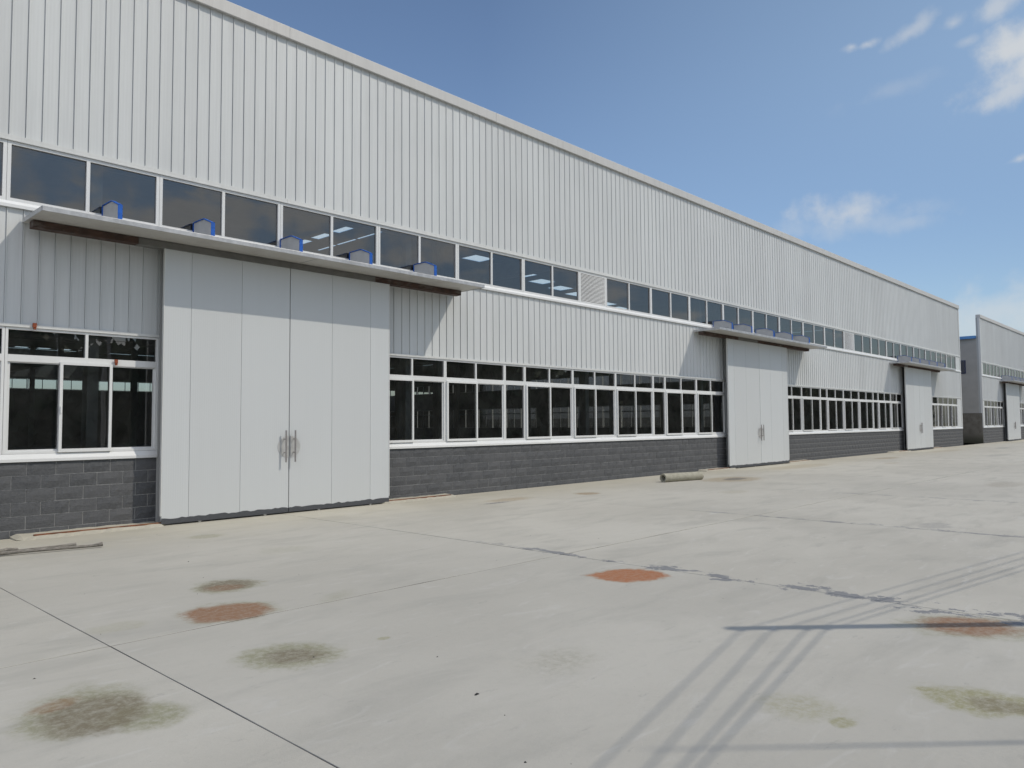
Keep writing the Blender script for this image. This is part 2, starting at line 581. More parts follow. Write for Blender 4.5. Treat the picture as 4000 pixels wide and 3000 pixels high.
    c = stain(c, 5.55, 9.6, .5, .4, 0, OL, .2, 1.6, .7, .8); c = stain(c, 2.5, 7.0, .3, .2, 0, GR, .22)
    c = stain(c, 14.9, 11.55, .42, .34, 0, (.25, .17, .08), .8); c = stain(c, 12.6, 12.0, .8, .35, 0, (.33, .25, .15), .6, 1.5)
    c = stain(c, 11.9, 11.7, .55, .10, 0, (.10, .105, .12), .85, 1.3, .7); c = stain(c, 21.4, 11.05, 1.5, .9, 0, (.28, .22, .13), .75, 1.4)
    c = stain(c, 21.55, 11.05, .75, .34, 10, (.09, .09, .085), .8, 1.3, .5); c = stain(c, 29.0, 12.2, 3.2, .7, 0, (.33, .27, .17), .5, 1.6)
    c = stain(c, 38.0, 11.8, 1.6, .5, 0, (.25, .19, .11), .6, 1.6); c = stain(c, 49.0, 12.0, 3.5, .6, 0, (.30, .25, .17), .5, 1.6)
    c = stain(c, 33.5, 10.2, .8, .3, 0, (.3, .25, .17), .45); c = stain(c, 17.5, 9.0, .6, .35, 0, (.32, .29, .2), .4)
    c = stain(c, 44.0, 8.5, 2.5, .5, 0, (.24, .235, .22), .5, 1.6); c = stain(c, 56.0, 10.5, 1.6, .4, 0, (.2, .2, .2), .6, 1.6)
    c = stain(c, 13.9, 3.6, .5, .28, 10, (.2, .2, .2), .5, 1.5); c = stain(c, 24.0, 4.5, 1.4, .5, 0, (.27, .24, .19), .45, 1.6)
    # bitumen rubbed along the worn joints
    wn = k.noise(k.mapping(p, scale=(1.6, 1.1, 1)), 2.1, 9, 0.72)
    wy = k.rng(xyz[1], 6.0, 2.6, 0.52, 1.0)
    for jx, w, s0, y0 in ((7.74, 1.0, 0.85, 9.0), (13.27, 0.8, 0.55, 9.0), (18.8, 0.8, .45, 9)):
        d = k.math('SUBTRACT', xyz[0], jx)
        side = k.math('ABSOLUTE', k.math('SUBTRACT', d, 0.09))
        wid = k.math('SUBTRACT', k.math('MULTIPLY', k.math('MULTIPLY', k.math('SUBTRACT', wn, 0.47), wy), w * 2.2), side)
        mk = k.math('MULTIPLY', k.rng(wid, 0.0, 0.03), k.rng(xyz[1], y0, y0 - 2.5, 0.0, 1.0))
        c = k.mix(k.math('MULTIPLY', mk, s0), c, (0.17, 0.178, 0.19))
    k.color(c)
    k.bump(k.math('ADD', k.math('MULTIPLY', fin, 0.6), k.math('ADD', k.math('MULTIPLY', med, 1.0), k.math('MULTIPLY', grit, 0.15))), 0.35, 0.02)
    return k.m


M_YARD = concrete_yard()
M_JOINT = plain('joint_filler', (0.055, 0.05, 0.047), 0.95, 0, 0.4, 30)


def soil():
    k = NT('rough_ground', 0.95)
    p = k.pos()
    n = k.noise(p, 0.35, 8, 0.65)
    k.color(k.mix(k.rng(n, 0.4, 0.62), (0.07, 0.085, 0.03), (0.17, 0.145, 0.10)))
    k.bump(k.noise(p, 3, 8, 0.7), 0.8, 0.1)
    return k.m


M_SOIL = soil()


def leaf_mat():
    k = NT('dark_foliage', 0.7)
    n = k.noise(k.pos(), 0.8, 5, 0.6)
    k.color(k.mix(k.rng(n, 0.35, 0.65), (0.03, 0.055, 0.016), (0.07, 0.10, 0.03)))
    return k.m


M_LEAF = leaf_mat()


def pipe_mat():
    k = NT('cast_concrete', 0.9)
    p = k.pos()
    n = k.noise(p, 9, 8, 0.7)
    c = k.mix(k.rng(n, 0.3, 0.7), (0.40, 0.385, 0.31), (0.30, 0.285, 0.22))
    c = k.mix(k.rng(k.noise(p, 3, 5, 0.6), 0.55, 0.75, 0, 0.6), c, (0.21, 0.19, 0.14))
    k.color(c)
    k.bump(n, 0.4, 0.01)
    return k.m


M_PIPE = pipe_mat()


def wood_mat():
    k = NT('weathered_timber', 0.9)
    p = k.pos()
    n = k.noise(k.mapping(p, rot=(0, 0, R(10)), scale=(1, 14, 14)), 5, 8, 0.7)
    k.color(k.mix(k.rng(n, 0.3, 0.7), (0.10, 0.09, 0.075), (0.30, 0.28, 0.245)))
    k.bump(n, 0.6, 0.01)
    return k.m


M_WOOD = wood_mat()


def old_block():
    k = NT('damp_rendered_blockwork', 0.95)
    p = k.pos()
    n = k.noise(p, 2.5, 8, 0.7)
    c = k.mix(k.rng(n, 0.35, 0.65), (0.20, 0.185, 0.16), (0.13, 0.12, 0.10))
    z = k.sep(p)[2]
    zz = k.math('ADD', z, k.math('MULTIPLY', n, 0.9))
    c = k.mix(k.rng(zz, 0.5, 1.35, 0.85, 0.0), c, (0.05, 0.052, 0.03))
    k.color(c)
    k.bump(n, 0.6, 0.03)
    return k.m


M_OLDBLOCK = old_block()

# ------------------------------------------------------------------ the ground
D = 13.82        # the facade stands this far from the camera
tag(MB().quad((-500, -500, -.17), (600, -500, -.17), (600, 600, -.17), (-500, 600, -.17)).build('ground', M_SOIL), kind='structure')
yard = empty('concrete_yard', (0, 0, 0))
tag(yard, kind='structure')
MB().quad((-31, -31, -.004), (129, -31, -.004), (129, 13.79, -.004), (-31, 13.79, -.004)).build('joint_filler', M_JOINT, yard)
PX, JX = 5.53, 2.235
SY = 7.335
ys = [13.78 - SY * k for k in (5, 4, 3, 2, 1, 0)]


def slab_mesh():
    g = 0.0048
    w, h = PX / 2 - g, SY / 2 - .010
    b = 0.002
    mb = MB()
    n = 14
    # wavy arris so that the joints are not ruler-straight
    ring = []
    for i in range(n):
        t = -1 + 2 * i / n
        ring.append((t * w, -h))
    for i in range(n):
        t = -1 + 2 * i / n
        ring.append((w, t * h))
    for i in range(n):
        t = 1 - 2 * i / n
        ring.append((t * w, h))
    for i in range(n):
        t = 1 - 2 * i / n
        ring.append((-w, t * h))
    k = len(ring)
    top = [(x * (1 - b / w) + random.uniform(-.0025, .0025), y * (1 - b / h) + random.uniform(-.0025, .0025), 0) for x, y in ring]
    mid = [(x + random.uniform(-.002, .002), y + random.uniform(-.002, .002), -.003) for x, y in ring]
    bot = [(x, y, -.15) for x, y in ring]
    mb.v = top + mid + bot
    mb.f.append(tuple(range(k)))
    for r0 in (0, k):
        for i in range(k):
            j = (i + 1) % k
            mb.f.append((r0 + j, r0 + i, r0 + k + i, r0 + k + j))
    return mb.mesh('slab', M_YARD)


slabs = [slab_mesh() for _ in range(3)]
for iy in range(len(ys) - 1):
    for ix in range(-3, 22):
        x = JX + PX * (ix + 0.5)
        y = (ys[iy] + ys[iy + 1]) / 2
        # only those in front of the lens or close by
        v = Vector((x, y, 0)) - CAM
        if v.dot(c_fwd) < -9 or abs(v.dot(c_right)) > 0.72 * max(v.dot(c_fwd), 0) + 9:
            continue
        put('slab', random.choice(slabs), yard, (x, y, random.uniform(-.001, .001)))

# ------------------------------------------------------------------ warehouses
RIB = 0.23
_panel_cache = {}


def panel_mesh(n, z0, z1):
    key = (n, round(z1 - z0, 3))
    if key in _panel_cache:
        return _panel_cache[key]
    h = 0.016
    prof = []
    for i in range(n):
        b = i * RIB
        prof += [(b, .010), (b + .005, .010), (b + .006, -h), (b + .018, -h), (b + .024, 0), (b + RIB - .001, 0)]
    mb = MB()
    k = len(prof)
    H = z1 - z0
    mb.v = [(x, y, 0) for x, y in prof] + [(x, y, H) for x, y in prof]
    for i in range(k - 1):
        mb.f.append((i, i + 1, k + i + 1, k + i))
    me = mb.mesh('wall_panel', M_PANEL)
    _panel_cache[key] = me
    return me


def clad(parent, x0, x1, z0, z1, phase):
    """corrugated sheets between x0 and x1, ribs in step with the rest of the wall"""
    x = phase + RIB * math.ceil((x0 - phase) / RIB - 1e-6)
    if x - x0 > 0.004:      # a cut strip beside an opening
        MB().quad((0, 0, 0), (x - x0, 0, 0), (x - x0, 0, z1 - z0), (0, 0, z1 - z0)).build('wall_panel', M_PANEL, parent, (x0, 0, z0))
    while x < x1 - 0.02:
        n = min(4, int((x1 - x) / RIB + 1e-6))
        if n == 0:
            MB().quad((0, 0, 0), (x1 - x, 0, 0), (x1 - x, 0, z1 - z0), (0, 0, z1 - z0)).box(0, .022, -.021, 0, 0, z1 - z0).build('wall_panel', M_PANEL, parent, (x, 0, z0))
            break
        put('wall_panel', panel_mesh(n, z0, z1), parent, (x, random.uniform(-.0012, .0012), z0))
        x += n * RIB


_win_cache = {}


def frame_box(mb, x0, x1, z0, z1, w, y0, y1, wb=None):
    wb = w if wb is None else wb
    mb.box(x0, x0 + w, y0, y1, z0, z1).box(x1 - w, x1, y0, y1, z0, z1)
    mb.box(x0 + w, x1 - w, y0 + .001, y1 - .001, z0, z0 + wb).box(x0 + w, x1 - w, y0 + .001, y1 - .001, z1 - w, z1)


def pane_obj(parent, x0, x1, z0, z1, y):
    key = ('pane', round(x1 - x0, 3), round(z1 - z0, 3))
    if key not in _win_cache:
        _win_cache[key] = MB().quad((0, 0, 0), (x1 - x0, 0, 0), (x1 - x0, 0, z1 - z0), (0, 0, z1 - z0)).mesh('pane', M_GLASS)
    o = put('pane', _win_cache[key], parent, (x0, y, z0))
    o.rotation_euler = (random.uniform(-.004, .004), 0, random.uniform(-.004, .004))
    return o


def sash_obj(parent, x0, x1, z0, z1, y, handle=False):
    key = ('sash', round(x1 - x0, 3), round(z1 - z0, 3))
    if key not in _win_cache:
        mb = MB()
        frame_box(mb, 0, x1 - x0, 0, z1 - z0, .046, 0, .032, .055)
        _win_cache[key] = mb.mesh('sash', M_FRAME)
    put('sash', _win_cache[key], parent, (x0, y, z0))
    if handle:
        MB().box(0, .018, -.02, 0, 0, .11).build('latch', M_FRAME, parent, (x0 + .014, y, (z0 + z1) / 2 - .1))


def low_window(b, x0, x1, kind):
    z0, z1, zt = 1.295, 3.285, 2.80
    w = x1 - x0
    key = ('low', kind, round(w, 3))
    if key not in _win_cache:
        mb = MB()
        frame_box(mb, 0.003, w - .003, 0, z1 - z0, .038, -.012, .06)
        mb.box(.041, w - .041, -.014, .058, zt - z0 - .055, zt - z0 + .055)
        if kind != 'fixed':
            mb.box(w / 2 - .022, w / 2 + .022, -.010, .05, zt - z0 + .055, z1 - z0 - .038)
        _win_cache[key] = mb.mesh('window', M_FRAME)
    win = put('window', _win_cache[key], b, (x0, 0, z0))
    hz = z1 - z0
    t = zt - z0
    if kind == 'fixed':
        pane_obj(win, .035, w - .035, t + .05, hz - .03, .022)
        pane_obj(win, .035, w - .035, .03, t - .05, .022)
        return
    pane_obj(win, .035, w / 2 - .015, t + .05, hz - .03, .022)
    pane_obj(win, w / 2 + .015, w - .035, t + .05, hz - .03, .022)
    n = 2 if kind == 'two' else 3
    s = (w - .07) / n
    for i in range(n):
        a, c = .035 + i * s - (.022 if i else 0), .035 + (i + 1) * s + (.022 if i < n - 1 else 0)
        front = (i == 0) if n == 2 else (i == 1)
        y = -.046 if front else .012
        sash_obj(win, a, c, .012, t - .028, y, handle=(n == 3 and i == 1))
        pane_obj(win, a + .04, c - .04, .06, t - .07, y + .016)


def up_window(b, x0, x1):
    z0, z1 = 5.27, 6.225
    w = x1 - x0
    key = ('up', round(w, 3))
    if key not in _win_cache:
        mb = MB()
        frame_box(mb, .003, w - .003, 0, z1 - z0, .052, -.012, .06, .05)
        mb.box(w / 2 - .028, w / 2 + .028, -.010, .058, .05, z1 - z0 - .052)
        _win_cache[key] = mb.mesh('window', M_FRAME)
    win = put('window', _win_cache[key], b, (x0, 0, z0))
    pane_obj(win, .045, w / 2 - .02, .045, z1 - z0 - .045, .025)
    pane_obj(win, w / 2 + .02, w - .045, .045, z1 - z0 - .045, .025)


_slat_cache = {}


def louver(b, x0, x1):
    z0, z1 = 5.27, 6.225
    w = x1 - x0
    mb = MB()
    frame_box(mb, .003, w - .003, 0, z1 - z0, .055, -.012, .06, .05)
    lv = mb.build('louver_vent', M_FRAME, b, (x0, 0, z0))
    if 's' not in _slat_cache:
        m2 = MB()
        n = 8
        W = w - .10
        for i in range(n):
            xa, xb = W * i / n, W * (i + 1) / n
            sa = -.020 * math.sin(math.pi * i / n); sb = -.020 * math.sin(math.pi * (i + 1) / n)
            m2.quad((xa, -.016, sa), (xb, -.016, sb), (xb, -.004, sb + .024), (xa, -.004, sa + .024))
            m2.quad((xa, -.004, sa + .024), (xb, -.004, sb + .024), (xb, .03, sb + .028), (xa, .03, sa + .028))
        _slat_cache['s'] = m2.mesh('slat', M_FRAME)
    ns = 22
    for i in range(ns):
        put('slat', _slat_cache['s'], lv, (.05, 0, .065 + (z1 - z0 - .13) * i / (ns - 1)))
    MB().quad((.05, .055, .05), (w - .05, .055, .05), (w - .05, .055, z1 - z0 - .05), (.05, .055, z1 - z0 - .05)).build('black_backing', M_BLACK, lv)  # solid black sheet closing the back of the slats


BLK, ROW = 0.410, 0.210
_blocks = []


def block_mesh(w, h=ROW - .011):
    nx, nz = 4, 2
    mb = MB()
    for j in range(nz + 1):
        for i in range(nx + 1):
            ed = i in (0, nx) or j in (0, nz)
            y = -.008 + (random.uniform(-.001, .001) if ed else random.uniform(-.016, -.005))
            mb.v.append((w * i / nx, y, h * j / nz))
    for j in range(nz):
        for i in range(nx):
            a = j * (nx + 1) + i
            mb.f.append((a, a + 1, a + nx + 2, a + nx + 1))
    ring = [i for i in range(nx + 1)] + [(j + 1) * (nx + 1) - 1 for j in range(1, nz + 1)] + [nz * (nx + 1) + i for i in range(nx - 1, -1, -1)] + [j * (nx + 1) for j in range(nz - 1, 0, -1)]
    base = len(mb.v)
    for r in ring:
        x, y, z = mb.v[r]
        mb.v.append((x, .03, z))
    k = len(ring)
    for i in range(k):
        j = (i + 1) % k
        mb.f.append((ring[j], ring[i], base + i, base + j))
    return mb


BLOCK_MESHES = [block_mesh(BLK - .011).mesh('block', M_BLOCK) for _ in range(8)]


def block_rows(segs, phase):
    """every block of the plinth as (x0, x1, z0)"""
    out = []
    for (s0, s1) in segs:
        for r in range(6):
            z = 1.165 - ROW * (r + 1)
            off = phase + (BLK / 2 if r % 2 else 0)
            x = off + BLK * math.floor((s0 - off) / BLK)
            while x < s1:
                a, c = max(x, s0), min(x + BLK, s1)
                if c - a > 0.03:
                    out.append((a, c, z))
                x += BLK
    return out


def canopy(b, x0, x1, brackets, rail0, rail1, grey0, grey1):
    # thin roof slab: soffit sheet, galvanised edge
    s = MB().box(x0 + .004, x1 - .004, -1.036, -.025, 4.955, 5.010).build('canopy', M_SOFFIT, b)
    f = MB().box(x0, x1, -1.052, -1.038, 4.945, 5.022)
    f.box(x0 - .006, x0 + .002, -1.037, -.027, 4.945, 5.020).box(x1 - .002, x1 + .006, -1.037, -.027, 4.945, 5.020)
    f.build('edge_trim', M_GALV, s, bevel=.004)
    MB().box(x0 + .01, x1 - .01, -1.03, -.03, 5.012, 5.018).build('top_sheet', M_GALV, s)
    for xs in (x0 + (x1 - x0) * .5 + .1,):
        MB().box(xs, xs + .008, -1.030, -.03, 4.949, 4.954).build('soffit_seam', M_JAMB, s)
    for bx in brackets:
        prof = [(-.03, 5.022), (-.03, 5.452), (-.43, 5.452), (-.75, 5.325), (-.75, 5.022)]
        g = MB().prism_x(prof, bx + .012, bx + .052).build('canopy_bracket', M_WEB, b)
        fl = MB()
        t = .014
        pr = [(-.026, 5.023), (-.026, 5.456), (-.432, 5.456), (-.754, 5.328), (-.754, 5.023)]
        for i in range(4):
            (ya, za), (yb, zb) = pr[i], pr[i + 1]
            dy, dz = yb - ya, zb - za
            ln = math.hypot(dy, dz)
            ny, nz_ = dz / ln * t, -dy / ln * t     # outwards
            fl.prism_x([(ya, za), (yb, zb), (yb - ny * -1 if False else yb + ny, zb + nz_), (ya + ny, za + nz_)], bx - .004, bx + .066)
        fl.build('flange', M_BLUE, g)
    # door rail slung under it
    rl = MB().box(rail0, grey0 - .003, -.36, -.17, 4.835, 4.945)
    rl = rl.build('door_rail', M_RUST, b)
    MB().box(grey0, grey1, -.365, -.165, 4.83, 4.944).build('rail_cover', M_RAILGREY, rl)
    MB().box(grey1 + .003, rail1, -.36, -.17, 4.833, 4.945).build('rail_end', M_RUST, rl)


def ragged_strip(w):
    """the dark kick strip with its torn upper edge"""
    mb = MB()
    n = 34
    top = [(.092 + random.uniform(-.012, .014)) for _ in range(n + 1)]
    for i in range(n):
        xa, xb = w * i / n, w * (i + 1) / n
        mb.quad((xa, 0, 0), (xb, 0, 0), (xb, 0, top[i + 1]), (xa, 0, top[i]))
        mb.quad((xa, .004, top[i]), (xa, 0, top[i]), (xb, 0, top[i + 1]), (xb, .004, top[i + 1]))
    mb.quad((0, 0, 0), (0, .05, 0), (w, .05, 0), (w, 0, 0))
    return mb


def door_leaf(b, x0, x1, seams, mirror, z0=.105, z1=4.83):
    y0 = -.345
    lf = MB().box(x0 + .004, x1 - .004, y0 + .012, y0 + .052, z0 + .002, z1 - .004).build('sliding_door', M_JAMB, b)
    xs = [x0] + seams + [x1]
    for a, c in zip(xs[:-1], xs[1:]):
        MB().box(a + .0025, c - .0025, y0, y0 + .03, z0, z1).build('door_panel', M_DOOR, lf, bevel=.003)
    ed = MB()
    if not mirror:
        ed.box(x0 - .014, x0 + .001, y0 - .004, y0 + .058, z0 + .06, z1)
    else:
        ed.box(x1 - .001, x1 + .014, y0 - .004, y0 + .058, z0 + .06, z1)
    ed.build('edge_trim', M_FLASH, lf)
    ragged_strip(x1 - x0).build('kick_strip', M_RUBBER, lf, (x0, y0 - .005, z0 - .078))
    # handle with its half-round plate
    hx = x1 - .105 if not mirror else x0 + .085
    mb = MB()
    mb.tube([(hx, y0 - .082, 1.0), (hx, y0 - .082, 1.62)], .016, 12)
    for z in (1.19, 1.45):
        mb.tube([(hx, y0 - .082, z), (hx, y0 - .004, z)], .010, 8)
    mb.build('handle', M_STEEL, lf, smooth=False)
    pl = MB()
    cx = x1 - .004 if not mirror else x0 + .004
    sg = -1 if not mirror else 1
    n = 20
    pts = []
    for i in range(n + 1):
        a = math.pi * i / n
        pts.append((cx + sg * .235 * math.sin(a), .215 * math.cos(a) + 1.30))
    front = [(x, y0 - .006, z) for x, z in pts]
    back = [(x, y0 - .0005, z) for x, z in pts]
    pl.v = front + back
    k = len(front)
    pl.f.append(tuple(range(k)) if sg > 0 else tuple(range(k))[::-1])
    for i in range(k):
        j = (i + 1) % k
        pl.f.append((i, j, k + j, k + i))
    pl.build('lock_plate', M_PLATE, lf)
    for wx in (x0 + .28 * (x1 - x0), x0 + .80 * (x1 - x0)):
        MB().tube([(wx, y0 + .005, .036), (wx, y0 + .035, .036)], .034, 14).box(wx - .012, wx + .012, y0 + .036, y0 + .042, .03, z0 + .005).build('wheel', M_PLATE, lf)
    return lf


def door(b, x0, x1, op0, op1):
    mid = (x0 + x1) / 2
    door_leaf(b, x0, mid - .006, [x0 + .47, x0 + 1.43], False)
    door_leaf(b, mid + .006, x1, [mid + .975, x1 - .5], True)
    MB().box(op0 - .16, op0, -.035, .10, .02, 4.90).build('door_jamb', M_JAMB, b)
    MB().box(op1, op1 + .10, -.035, .10, .02, 4.90).build('door_jamb', M_JAMB, b)
    MB().box(op0, op1, -.02, .14, 4.845, 4.90).build('door_lintel', M_JAMB, b)


def warehouse(name, label, ox, cfg, parts_blocks):
    b = empty(name, (ox, D, 0))
    tag(b, label, 'warehouse')
    x0, x1 = cfg['x']
    # plinth
    pw = MB()
    for (s0, s1) in cfg['plinth']:
        pw.box(s0 + .004, s1 - .004, -.0055, .20, 0.001, 1.163)
    pl = pw.build('block_plinth', M_MORTAR, b)
    rows = block_rows(cfg['plinth'], cfg['phase'])
    rows.sort(key=lambda r: (Vector((ox + r[0], D, r[2])) - CAM).length + (40 if r[0] + ox < 2.6 else 0))
    rest = MB()
    for i, (a, c, z) in enumerate(rows):
        if i < parts_blocks:
            if abs(c - a - BLK) < 1e-4:
                put('block', random.choice(BLOCK_MESHES), pl, (a + .0055, random.uniform(-.004, -.0005), z + .0055))
            else:
                block_mesh(c - a - .011).build('block', M_BLOCK, pl, (a + .0055, 0, z + .0055))
        else:
            q = random.choice(BLOCK_MESHES)
            n = len(rest.v)
            sx = (c - a - .011) / (BLK - .011)
            rest.v += [(a + .0055 + v.co.x * sx, v.co.y, z + .0055 + v.co.z) for v in q.vertices]
            rest.f += [tuple(n + i2 for i2 in p.vertices) for p in q.polygons]
    if rest.v:
        tag(rest.build('far_blockwork', M_BLOCK, pl), kind='stuff')
    # sills and head flashings, lengths of about six metres
    for (s0, s1) in cfg['bands']:
        x = s0
        while x < s1 - .01:
            e = min(x + 5.9, s1)
            if s1 - e < 1.0:
                e = s1
            MB().prism_x([(-.045, 1.170), (-.045, 1.215), (-.016, 1.292), (.05, 1.292), (.05, 1.170)], x + .002, e - .002).build('window_sill', M_FRAME, b)
            MB().box(x + .002, e - .002, -.034, .05, 3.288, 3.338).build('head_flashing', M_FLASH, b)
            x = e
    x = x0
    while x < x1 - .01:
        e = min(x + 6.05, x1)
        if x1 - e < 1.2:
            e = x1
        MB().prism_x([(-.052, 5.165), (-.052, 5.215), (-.016, 5.268), (.05, 5.268), (.05, 5.165)], x + .002, e - .002).build('window_sill', M_FRAME, b)
        MB().prism_x([(-.040, 6.228), (-.040, 6.250), (-.030, 6.252), (-.030, 6.318), (.05, 6.318), (.05, 6.228)], x + .002, e - .002).build('head_flashing', M_FLASH, b)
        MB().box(x + .0015, e - .0015, -.075 + random.uniform(-.003, .003), .24, 9.655 + random.uniform(-.004, .004), 9.90).build('coping', M_COPING, b, bevel=.008)
        x = e
    # cladding
    clad(b, x0, x1, 6.32, 9.66, cfg['rib'])
    for (s0, s1) in cfg['bands']:
        clad(b, s0, s1, 3.34, 5.163, cfg['rib'])
    for (dx0, dx1, op0, op1) in cfg['doors']:
        clad(b, op0 - .0, op1, 4.90, 5.163, cfg['rib'])
    # openings
    for (a, c, kind) in cfg['low']:
        low_window(b, a, c, kind)
    for (a, c) in cfg['up']:
        up_window(b, a, c)
    for (a, c) in cfg['louver']:
        louver(b, a, c)
    for d in cfg['doors']:
        door(b, *d)
    for c in cfg['canopies']:
        canopy(b, *c)
    # corner trims
    if cfg.get('trim_right'):
        MB().box(x1 - .12, x1 + .03, -.032, .12, 1.17, 9.654).build('corner_trim', M_FLASH, b)
    if cfg.get('trim_left'):
        MB().box(x0 - .03, x0 + .12, -.032, .12, 1.17, 9.654).build('corner_trim', M_FLASH, b)
    if cfg.get('end_right'):
        e = cfg['end_right']
        MB().box(e, x1 - .121, -.004, .05, 5.27, 6.226).build('end_panel', M_PANEL, b)
        MB().box(e + .02, x1 - .121, -.004, .05, 1.295, 3.286).build('end_panel', M_PANEL, b)
    if cfg.get('end_left'):
        e = cfg['end_left']
        MB().box(x0 + .121, e, -.004, .05, 5.27, 6.226).build('end_panel', M_PANEL, b)
        MB().box(x0 + .121, e, -.004, .05, 1.295, 3.286).build('end_panel', M_PANEL, b)
    return b


up1 = [-4.1, -1.65, 0.75, 3.13, 5.47, 7.86, 10.29, 12.70, 15.13, 17.58]
up2 = [18.88, 21.38, 23.85, 26.32, 28.78, 31.25, 33.72, 36.2, 38.68]
up3 = [40.03, 42.6, 45.1, 47.6, 50.1, 52.55, 54.96, 57.4, 59.8]
ups = []
for u in (up1, up2, up3):
    ups += list(zip(u[:-1], u[1:]))
low = [(-3.79, -1.47, 'three'), (-1.47, 0.85, 'three'), (0.85, 3.17, 'three'), (3.17, 5.50, 'three')]
for seq in ([10.25, 12.29, 14.37, 'f', 15.15, 17.21, 19.32, 21.43, 'f', 22.15, 24.22, 26.28],
            [31.3, 33.37, 35.49, 'f', 36.29, 38.38, 40.51, 42.65, 'f', 43.45, 45.54, 47.55]):
    prev, fx = None, False
    for s in seq:
        if s == 'f':
            fx = True
            continue
        if prev is not None:
            low.append((prev, s, 'fixed' if fx else 'two'))
        prev, fx = s, False
low += [(52.55, 54.96, 'three'), (54.96, 57.41, 'three'), (57.41, 59.80, 'three')]
wh1 = warehouse('warehouse', 'long white corrugated warehouse with three tall sliding doors and dark block plinth', 0.0, dict(
    x=(-4.1, 60.92), rib=3.14, phase=3.51 - BLK * 0,
    plinth=[(-4.1, 5.50), (10.25, 26.36), (31.3, 47.62), (52.5, 60.97)],
    bands=[(-4.1, 5.50), (10.25, 26.36), (31.3, 47.62), (52.5, 60.92)],
    low=low, up=ups, louver=[(17.58, 18.88), (38.68, 40.03)],
    doors=[(5.46, 10.34, 5.66, 10.15), (25.95, 31.12, 26.52, 31.2), (47.15, 52.28, 47.78, 52.4)],
    canopies=[(3.36, 12.62, [4.52, 6.08, 7.85, 9.51, 11.30], 3.42, 12.50, 5.0, 9.95),
              (24.08, 33.72, [25.51, 27.08, 28.98, 30.73, 32.47], 24.15, 33.45, 26.8, 28.4),
              (45.45, 55.20, [46.9, 48.5, 50.35, 52.05, 53.8], 45.6, 54.3, 47.0, 47.6)],
    trim_right=True, end_right=59.80), 300)
wh2 = warehouse('warehouse', 'shorter view of the second white warehouse beyond the gap at right edge', 67.15, dict(
    x=(0.0, 30.0), rib=0.03, phase=0.0,
    plinth=[(0.02, 7.5), (12.6, 30.0)],
    bands=[(0.0, 7.5), (12.6, 30.0)],
    low=[(0.55, 2.87, 'three'), (2.87, 5.19, 'three'), (5.19, 7.48, 'three'), (12.6, 14.9, 'three'), (14.9, 17.2, 'three'), (17.2, 19.5, 'three')],
    up=[(.55 + 2.42 * i, .55 + 2.42 * (i + 1)) for i in range(8)], louver=[],
    doors=[(7.0, 12.15, 7.66, 12.5)],
    canopies=[(6.1, 15.6, [7.0, 8.6, 10.4, 12.1, 13.9], 6.2, 15.2, 7.5, 8.0)],
    trim_left=True, end_left=.55), 0)
wh2['label'] = 'second white warehouse beyond the narrow gap, blue eave on its shaded side'


# --- inside of the long warehouse
def shell(b, x0, x1, depth, ceil_z, lights, slots):
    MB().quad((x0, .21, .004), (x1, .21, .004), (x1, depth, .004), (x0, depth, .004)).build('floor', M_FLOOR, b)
    # roof sheet, cut where daylight panels sit
    xs = sorted({x0, x1} | {v for l in lights for v in (l[0], l[1])})
    yy = sorted({.03, depth} | {v for l in lights for v in (l[2], l[3])})
    rf = MB()
    for i in range(len(xs) - 1):
        run = None
        for j in range(len(yy) - 1):
            cx, cy = (xs[i] + xs[i + 1]) / 2, (yy[j] + yy[j + 1]) / 2
            hole = any(l[0] < cx < l[1] and l[2] < cy < l[3] for l in lights)
            if hole:
                if run is not None:
                    rf.quad((xs[i], run, ceil_z), (xs[i + 1], run, ceil_z), (xs[i + 1], yy[j], ceil_z), (xs[i], yy[j], ceil_z)); run = None
            elif run is None:
                run = yy[j]
        if run is not None:
            rf.quad((xs[i], run, ceil_z), (xs[i + 1], run, ceil_z), (xs[i + 1], depth, ceil_z), (xs[i], depth, ceil_z))
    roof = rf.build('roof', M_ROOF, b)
    for l in lights:
        MB().quad((l[0], l[2], ceil_z + .02), (l[1], l[2], ceil_z + .02), (l[1], l[3], ceil_z + .02), (l[0], l[3], ceil_z + .02)).build('skylight', M_SKYLIGHT, roof)


DEEP = 67.2
lights = []
for x, y in [(25.3, 24.4), (27.3, 24.95), (29.35, 25.5), (31.5, 26.05), (33.6, 26.6), (35.7, 27.1), (37.7, 27.6), (39.7, 28.1), (23.2, 23.9),
             (41.8, 28.6), (43.9, 29.1), (46.0, 29.6)]:
    lights.append((x - .55, x + .55, y - D - .45, y - D + .45))
for i, y in enumerate((22.0, 23.4, 24.8, 26.2)):
    lights.append((17.33, 17.43, y - D, y - D + (1.25 if i else 1.3)))
    lights.append((16.0, 16.35, y - D + .05, y - D + 1.0))
for x in (16.2, 18.2, 20.2, 22.9, 24.9, 27.0):
    lights.append((x, x + 1.1, 52.0, 52.6))
for x in (19.1, 20.9, 22.6, 24.5):
    lights.append((x, x + 1.0, 65.6, 66.3))
shell(wh1, -4.1, 60.9, DEEP, 9.02, lights, [])
MB().box(-4.11, -4.05, .06, DEEP, 0.006, 9.0).build('side_wall', M_INNER, wh1)
